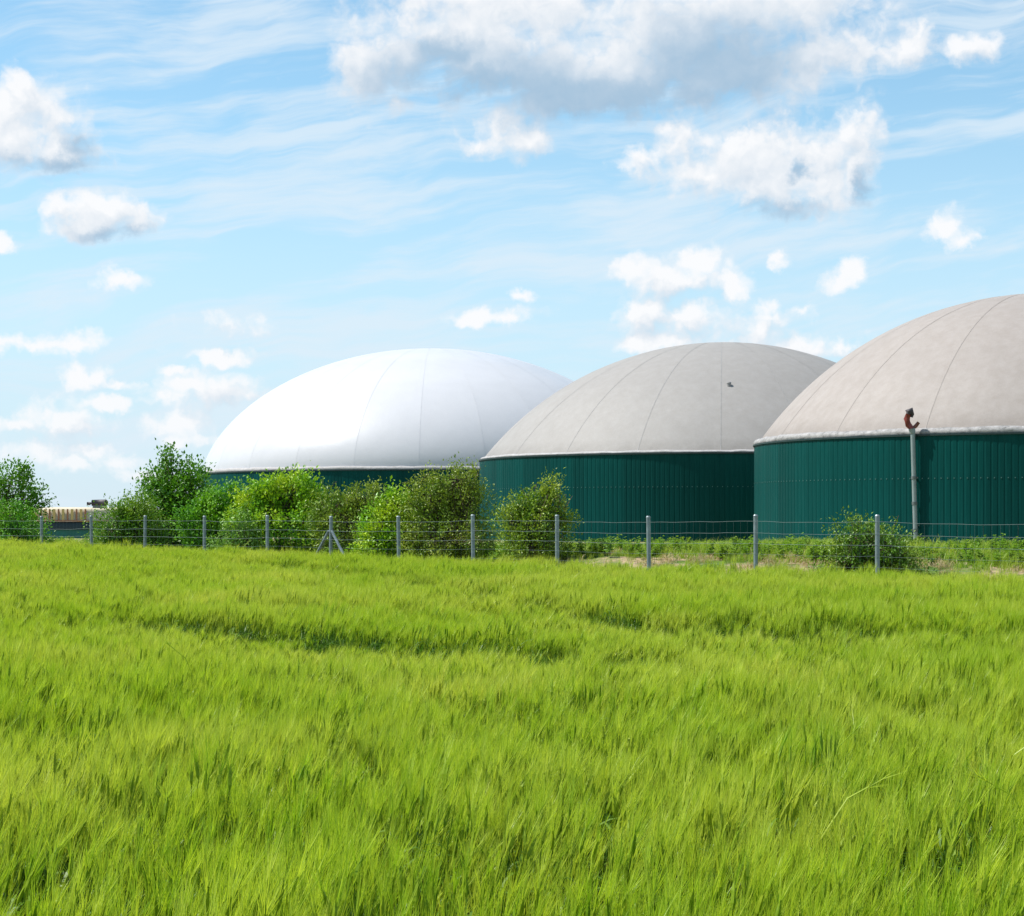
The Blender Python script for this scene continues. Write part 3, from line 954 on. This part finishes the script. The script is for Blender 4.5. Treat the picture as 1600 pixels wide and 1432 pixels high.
def weed_plant(r, h, leaves, size):
    T = Tri()
    nst = r.integers(2, 5)
    for _ in range(nst):
        a = r.uniform(0, 6.283); q = r.uniform(0, 0.1)
        b = np.array([q * math.cos(a), q * math.sin(a), 0]); hh = h * r.uniform(0.7, 1.1)
        top = b + np.array([r.normal(0, 0.1), r.normal(0, 0.1), hh])
        T.ring([b, top], [0.006, 0.003], 3, 0)
        for k in range(leaves):
            t = r.uniform(0.15, 1.0)
            p = b + (top - b) * t
            an = r.uniform(0, 6.283); o = np.array([math.cos(an), math.sin(an), r.uniform(-0.2, 0.6)])
            s = size * r.uniform(0.6, 1.2) * (1.15 - 0.5 * t)
            sd = unit(np.cross(o, np.array([0, 0, 1.0]))) * s * 0.36
            p1 = p + unit(o) * s * 0.5; p2 = p + unit(o) * s + np.array([0, 0, -0.25 * s])
            up = np.array([0, 0, 0.06 * s])
            T.v += [p, p1 - sd + up, p2, p1 + sd + up]; T.f += [(T.n, T.n + 1, T.n + 2), (T.n, T.n + 2, T.n + 3)]; T.m += [0, 0]; T.n += 4
    return T

def bank_plants():
    r = np.random.default_rng(11)
    def spots(n, s0, s1, t0=-13, t1=42):
        s = r.uniform(s0, s1, n); t = r.uniform(t0, t1, n)
        x = FB.x + FT.x * t + FN.x * s; y = FB.y + FT.y * t + FN.y * s
        return x, y, s, t
    # green grass everywhere on the bank
    gv = [proto('grass_tuft', grass_tuft(r, 26, 0.16, 0.42).mesh('grass_tuft', [M['w_grass']])) for _ in range(5)]
    x, y, s, t = spots(17000, 0.1, 15)
    q = fbm2(x, y, 0.9, 2.2, 3)
    dry_zone = fbm2(x, y, 0.55, 7.7, 3) + 0.55 * (1 - smooth(1.6, 3.6, s)) * (1 - smooth(5, 11, t)) + 0.45 * (1 - smooth(2.0, 4.2, s)) * (1 - smooth(-3.0, -0.5, t)) + 0.12
    keep = (dry_zone < 0.40) | (r.random(len(x)) < 0.22)
    x, y, s, q = x[keep], y[keep], s[keep], q[keep]
    sc = np.clip(0.85 + 0.45 * q + r.normal(0, 0.15, len(x)), 0.4, 1.6) * (0.65 + 0.3 * smooth(1.5, 4, s))
    scatter('bank_grass', 'loose green grass growing on the bank between fence and tanks', 'grass', gv,
            np.stack([x, y, gz(x, y)], 1), np.stack([r.normal(0, .08, len(x)), r.normal(0, .08, len(x)), r.uniform(0, 6.28, len(x))], 1),
            np.stack([sc, sc, sc], 1), r.integers(0, 5, len(x)))
    # straw-coloured dead grass on the slope next to the fence
    dv = [proto('dry_tuft', grass_tuft(r, 24, 0.10, 0.32, 0.14, 0.005).mesh('dry_tuft', [M['w_dry']])) for _ in range(5)]
    x, y, s, t = spots(6500, 0.1, 7)
    dry_zone = fbm2(x, y, 0.55, 7.7, 3) + 0.55 * (1 - smooth(1.6, 3.6, s)) * (1 - smooth(5, 11, t)) + 0.45 * (1 - smooth(2.0, 4.2, s)) * (1 - smooth(-3.0, -0.5, t)) + 0.12
    keep = (dry_zone > 0.36)
    x, y, s = x[keep], y[keep], s[keep]
    m = len(x); sc = np.clip(0.8 + r.normal(0, 0.2, m), 0.4, 1.4)
    scatter('dry_grass', 'straw coloured dead grass in patches on the slope behind the fence', 'grass', dv,
            np.stack([x, y, gz(x, y)], 1), np.stack([r.normal(0, .35, m), r.normal(0, .35, m), r.uniform(0, 6.28, m)], 1),
            np.stack([sc, sc, sc * 0.8], 1), r.integers(0, 5, m))
    # broad-leaved weeds: a belt along the crest of the bank and under the bushes
    wv = [proto('weed', weed_plant(r, 0.5, 16, 0.15).mesh('weed', [M['w_leaf']])) for _ in range(6)]
    x, y, s, t = spots(3600, 0.3, 9.5)
    q = fbm2(x, y, 0.8, 5.5, 3)
    keep = (q + 0.5 * smooth(2.0, 4.0, s) - 0.5 * smooth(6, 9, s) + 0.3 * smooth(6, 14, t) - 0.9 * (1 - smooth(1.2, 3.0, s)) * (1 - smooth(5, 12, t)) - 0.7 * (1 - smooth(2.0, 4.0, s)) * (1 - smooth(-3, -0.5, t)) > 0.20)
    x, y, s, q, t = x[keep], y[keep], s[keep], q[keep], t[keep]
    m = len(x); sc = np.clip(0.50 + 0.55 * q + r.normal(0, 0.14, m), 0.2, 0.95)
    scatter('weeds', 'leafy green weeds and nettles on the crest of the bank', 'weeds', wv,
            np.stack([x, y, gz(x, y)], 1), np.stack([r.normal(0, .06, m), r.normal(0, .06, m), r.uniform(0, 6.28, m)], 1),
            np.stack([sc, sc, sc], 1), r.integers(0, 6, m))
bank_plants()

# ------------------------------------------------------------------ bushes and trees
def bush(name, cat, px, s, top_py, hw_px, cols, label, lobes, nclump=420, per=22, leaf=0.075, aspect=0.55, clump_r=0.17, trans=0.4, seed=1,
         bare=0, base_lift=0.0, trunk_r=0.045):
    """lobes: (dx, dz, rx, rz) in units of half width / total height; the crown is made of leafy twigs that fill those lobes' shells"""
    r = np.random.default_rng(seed)
    x, y = on_ray(px, s)
    g = float(gz(x, y))
    Ht = EYE + (HOR - top_py) / FPX * y - g
    W = 1.20 * hw_px / FPX * y
    nclump = int(nclump * 1.12); per = int(per * 1.25); clump_r *= 1.12; trans *= 0.7; leaf *= 1.22
    t = tag(empty(name, (x, y, g)), label, cat)
    cols = [(min(0.5, c[0] * 1.75), min(0.55, c[1] * 1.85), c[2] * 1.4) for c in cols]
    ms = leaf_mat(name + '_leaf', cols[0], cols[1], trans, 0.45, 1.3, cols[2] if len(cols) > 2 else None, 0.0)
    cent = []
    vol = np.array([l[2] * l[2] * l[3] for l in lobes]); vol = vol ** 0.75; vol /= vol.sum()
    for (dx, dz, rx, rz), vv in zip(lobes, vol):
        k = max(6, int(nclump * vv))
        d = r.normal(size=(k, 3)); d /= np.linalg.norm(d, axis=1)[:, None]
        rad = r.uniform(0.30, 1.0, k) ** 0.45
        bump = np.array([1 + 0.42 * mnoise.noise((q[0] * 2.3 + seed, q[1] * 2.3, q[2] * 2.3 + dx * 5)) for q in d])
        c = d * (rad * bump)[:, None] * np.array([rx * W, rx * W * 0.9, rz * Ht]) + np.array([dx * W, r.normal(0, 0.1) * W, dz * Ht])
        cent.append(c)
    cent = np.concatenate(cent)
    cent = cent[cent[:, 2] > 0.06]
    # stray twigs above the outline
    T = Tri(); S = Tri()
    zmax = cent[:, 2].max()
    roots = [np.array([r.normal(0, 0.10 * W), r.normal(0, 0.10 * W), 0.0]) for _ in range(5)]
    mains = []
    for (dx, dz, rx, rz) in lobes:
        b = roots[r.integers(0, 5)]
        e = np.array([dx * W, 0, dz * Ht + 0.25 * rz * Ht])
        m = b * 0.5 + e * 0.5 + np.array([r.normal(0, 0.08 * W), r.normal(0, 0.08 * W), 0.1 * Ht])
        rr = trunk_r * r.uniform(0.7, 1.1)
        S.ring([b - np.array([0, 0, .15]), b * 0.6 + m * 0.4, m, e], [rr, rr * 0.8, rr * 0.55, rr * 0.25], 6, 0)
        mains.append((b, m, e))
    V = []; F = []; nv = 0
    inner = np.array([0, 0, 0.35 * Ht])
    for i, c in enumerate(cent):
        b, m, e = mains[r.integers(0, len(mains))] if i % 3 else min(mains, key=lambda q: np.linalg.norm(q[2] - c))
        anchor = (m if r.random() < 0.5 else e)
        mid = anchor * 0.45 + c * 0.55 + r.normal(0, 0.05, 3)
        if i % 2 == 0:
            S.ring([anchor, mid, c], [0.011, 0.007, 0.003], 3, 0)
        axis = unit(c - inner + np.array([0, 0, 0.2 * Ht]) + r.normal(0, 0.15 * W, 3))
        k = int(per * r.uniform(0.6, 1.3))
        tw = r.uniform(-0.8, 1.0, k)
        off = axis[None, :] * (tw * clump_r * 1.2)[:, None] + r.normal(0, clump_r * 0.5, (k, 3))
        P = c[None, :] + off
        D = r.normal(0, 0.75, (k, 3)) + axis[None, :] * 0.8 + np.array([0, 0, 0.15])
        D /= np.linalg.norm(D, axis=1)[:, None]
        U = r.normal(0, 0.5, (k, 3)) + np.array([0, 0, 1.0]) + axis[None, :] * 0.3
        Sd = np.cross(D, U); Sd /= (np.linalg.norm(Sd, axis=1)[:, None] + 1e-6)
        Nn = np.cross(Sd, D)
        sz = (leaf * r.uniform(0.6, 1.25, k))[:, None]
        p1 = P + D * sz * 0.45 - Sd * sz * aspect * 0.5 + Nn * sz * 0.08
        p3 = P + D * sz * 0.45 + Sd * sz * aspect * 0.5 + Nn * sz * 0.08
        p2 = P + D * sz - Nn * sz * 0.06
        V.append(np.stack([P, p1, p2, p3], 1).reshape(-1, 3))
        for q in range(k):
            F.append((nv, nv + 1, nv + 2)); F.append((nv, nv + 2, nv + 3)); nv += 4
    # long shoots that stand out of the outline
    for _ in range(int(bare * 1.8)):
        c = cent[r.integers(0, len(cent))]
        if c[2] < 0.55 * zmax: continue
        d = unit(np.array([r.normal(0, 0.6), r.normal(0, 0.4), 1.0])); ln = r.uniform(0.25, 0.6)
        S.ring([c, c + d * ln * 0.5, c + d * ln + np.array([0.05, 0, 0])], [0.013, 0.010, 0.006], 3, 0)
        k = 18
        for q in range(k):
            tt = 0.15 + 0.85 * q / k
            p = c + d * ln * tt; o = unit(r.normal(0, 1, 3) + d * 0.6); sz = leaf * r.uniform(0.6, 1.1)
            sd = unit(np.cross(o, np.array([0.3, 0.2, 1.0]))) * sz * aspect * 0.5
            V.append(np.array([p, p + o * sz * .45 - sd, p + o * sz, p + o * sz * .45 + sd]))
            F.append((nv, nv + 1, nv + 2)); F.append((nv, nv + 2, nv + 3)); nv += 4
    cm = mesh('crown', np.concatenate(V), F, False, [ms])
    o = bpy.data.objects.new('crown', cm); COL.objects.link(o); o.parent = t
    sm = S.mesh('trunk', [M['bark']]); o = bpy.data.objects.new('trunk', sm); COL.objects.link(o); o.parent = t
    return t

DARK = ((0.030, 0.095, 0.008), (0.13, 0.26, 0.018))
MIDG = ((0.035, 0.12, 0.010), (0.10, 0.24, 0.018), (0.14, 0.26, 0.02))
BRIGHT = ((0.075, 0.19, 0.010), (0.19, 0.34, 0.018), (0.26, 0.36, 0.02))
OLIVE = ((0.045, 0.095, 0.010), (0.16, 0.235, 0.024), (0.18, 0.20, 0.03))
BROWN = ((0.055, 0.10, 0.010), (0.19, 0.26, 0.024), (0.20, 0.20, 0.03))
PALE = ((0.08, 0.16, 0.03), (0.18, 0.27, 0.06))
round_ = [(-0.45, 0.42, 0.5, 0.30), (0.42, 0.42, 0.52, 0.32), (0.0, 0.68, 0.55, 0.31), (0.0, 0.3, 0.75, 0.3)]

bush('leafy_tree', 'tree', 5, 6.0, 722, 60, DARK, 'dark leafy tree with open branches at the far left edge of the photo',
     [(-0.3, 0.62, 0.55, 0.24), (0.2, 0.80, 0.42, 0.17), (0.5, 0.60, 0.42, 0.16), (0.72, 0.42, 0.30, 0.14), (-0.2, 0.34, 0.8, 0.26), (-0.1, 0.15, 0.7, 0.15)], 330, 20, 0.10, 0.6, 0.20, 0.35, 21, 14, trunk_r=0.07)
bush('shrub', 'bush', 18, 2.2, 783, 46, MIDG, 'low yellowish green shrub in front of the tree at the far left edge',
     round_, 230, 20, 0.075, 0.6, 0.16, 0.4, 22, 4)
bush('leafy_tree', 'tree', 268, 4.5, 704, 62, DARK, 'tall dark green tree rising left of the white dome',
     [(0.0, 0.78, 0.38, 0.17), (-0.12, 0.92, 0.18, 0.09), (0.45, 0.72, 0.34, 0.13), (-0.35, 0.66, 0.36, 0.14), (0.15, 0.55, 0.72, 0.18), (-0.2, 0.30, 0.85, 0.28), (0.3, 0.25, 0.7, 0.25)], 430, 20, 0.10, 0.6, 0.20, 0.35, 23, 22, trunk_r=0.07)
bush('shrub', 'bush', 198, 2.6, 764, 50, ((0.035, 0.10, 0.008), (0.13, 0.24, 0.018), (0.16, 0.22, 0.025)), 'dark green spreading shrub just left of the tall dark tree',
     [(0.25, 0.66, 0.55, 0.28), (-0.3, 0.42, 0.6, 0.33), (0.3, 0.35, 0.7, 0.33), (-0.6, 0.22, 0.4, 0.2)], 360, 20, 0.07, 0.55, 0.16, 0.35, 24, 8)
bush('shrub', 'bush', 336, 2.4, 757, 52, MIDG, 'fresh green shrub between the tall dark tree and the yellow green bush',
     [(-0.5, 0.50, 0.48, 0.26), (0.35, 0.70, 0.50, 0.24), (0.0, 0.62, 0.5, 0.25), (0.1, 0.3, 0.85, 0.3)], 400, 20, 0.085, 0.6, 0.16, 0.42, 25, 8)
bush('shrub', 'bush', 438, 2.8, 738, 66, BRIGHT, 'brightest yellow green bush below the left half of the white dome',
     [(-0.5, 0.55, 0.45, 0.24), (0.3, 0.78, 0.48, 0.19), (-0.1, 0.70, 0.5, 0.24), (0.6, 0.58, 0.4, 0.22), (0.0, 0.32, 0.95, 0.3)], 520, 21, 0.09, 0.62, 0.16, 0.45, 26, 10)
bush('shrub', 'bush', 372, 1.3, 800, 38, PALE, 'low pale green shrub at the foot of the yellow green bush',
     round_, 170, 20, 0.065, 0.6, 0.13, 0.4, 27, 5)
bush('shrub', 'bush', 545, 3.0, 755, 56, OLIVE, 'olive green bush behind the braced fence post',
     [(-0.4, 0.62, 0.5, 0.28), (0.4, 0.74, 0.5, 0.23), (0.0, 0.4, 0.9, 0.36)], 430, 22, 0.065, 0.55, 0.15, 0.35, 28, 8)
bush('shrub', 'bush', 612, 2.0, 764, 48, BRIGHT, 'light green bush between the olive bush and the big brownish bush',
     [(0.2, 0.72, 0.5, 0.25), (-0.35, 0.50, 0.5, 0.26), (0.35, 0.42, 0.6, 0.3), (-0.2, 0.2, 0.8, 0.2)], 340, 20, 0.08, 0.6, 0.15, 0.42, 29, 7)
bush('shrub', 'bush', 694, 2.3, 726, 66, BROWN, 'largest brownish olive bush where the white and grey domes meet',
     [(0.25, 0.80, 0.48, 0.18), (-0.3, 0.66, 0.45, 0.2), (0.5, 0.58, 0.45, 0.24), (-0.1, 0.48, 0.75, 0.28), (0.0, 0.22, 1.0, 0.24)], 640, 23, 0.06, 0.5, 0.15, 0.35, 30, 22)
bush('shrub', 'bush', 834, 1.9, 742, 52, ((0.055, 0.11, 0.010), (0.20, 0.27, 0.022), (0.23, 0.24, 0.03)), 'straggly olive bush with long shoots in front of the grey domed tank',
     [(0.42, 0.82, 0.26, 0.15), (0.30, 0.66, 0.38, 0.17), (-0.2, 0.62, 0.42, 0.14), (-0.6, 0.45, 0.36, 0.22), (0.75, 0.50, 0.28, 0.10), (0.1, 0.40, 0.75, 0.26), (0.0, 0.17, 0.9, 0.18)], 430, 21, 0.06, 0.5, 0.14, 0.38, 31, 34)
bush('shrub', 'bush', 1358, 1.2, 807, 76, ((0.03, 0.085, 0.008), (0.125, 0.21, 0.018), (0.16, 0.20, 0.025)), 'rounded dark green bush standing alone in front of the tan domed tank',
     [(-0.25, 0.66, 0.48, 0.30), (0.38, 0.55, 0.5, 0.28), (0.05, 0.5, 0.6, 0.36), (-0.35, 0.28, 0.6, 0.26), (0.3, 0.25, 0.65, 0.25)], 470, 22, 0.05, 0.55, 0.11, 0.35, 32, 10)
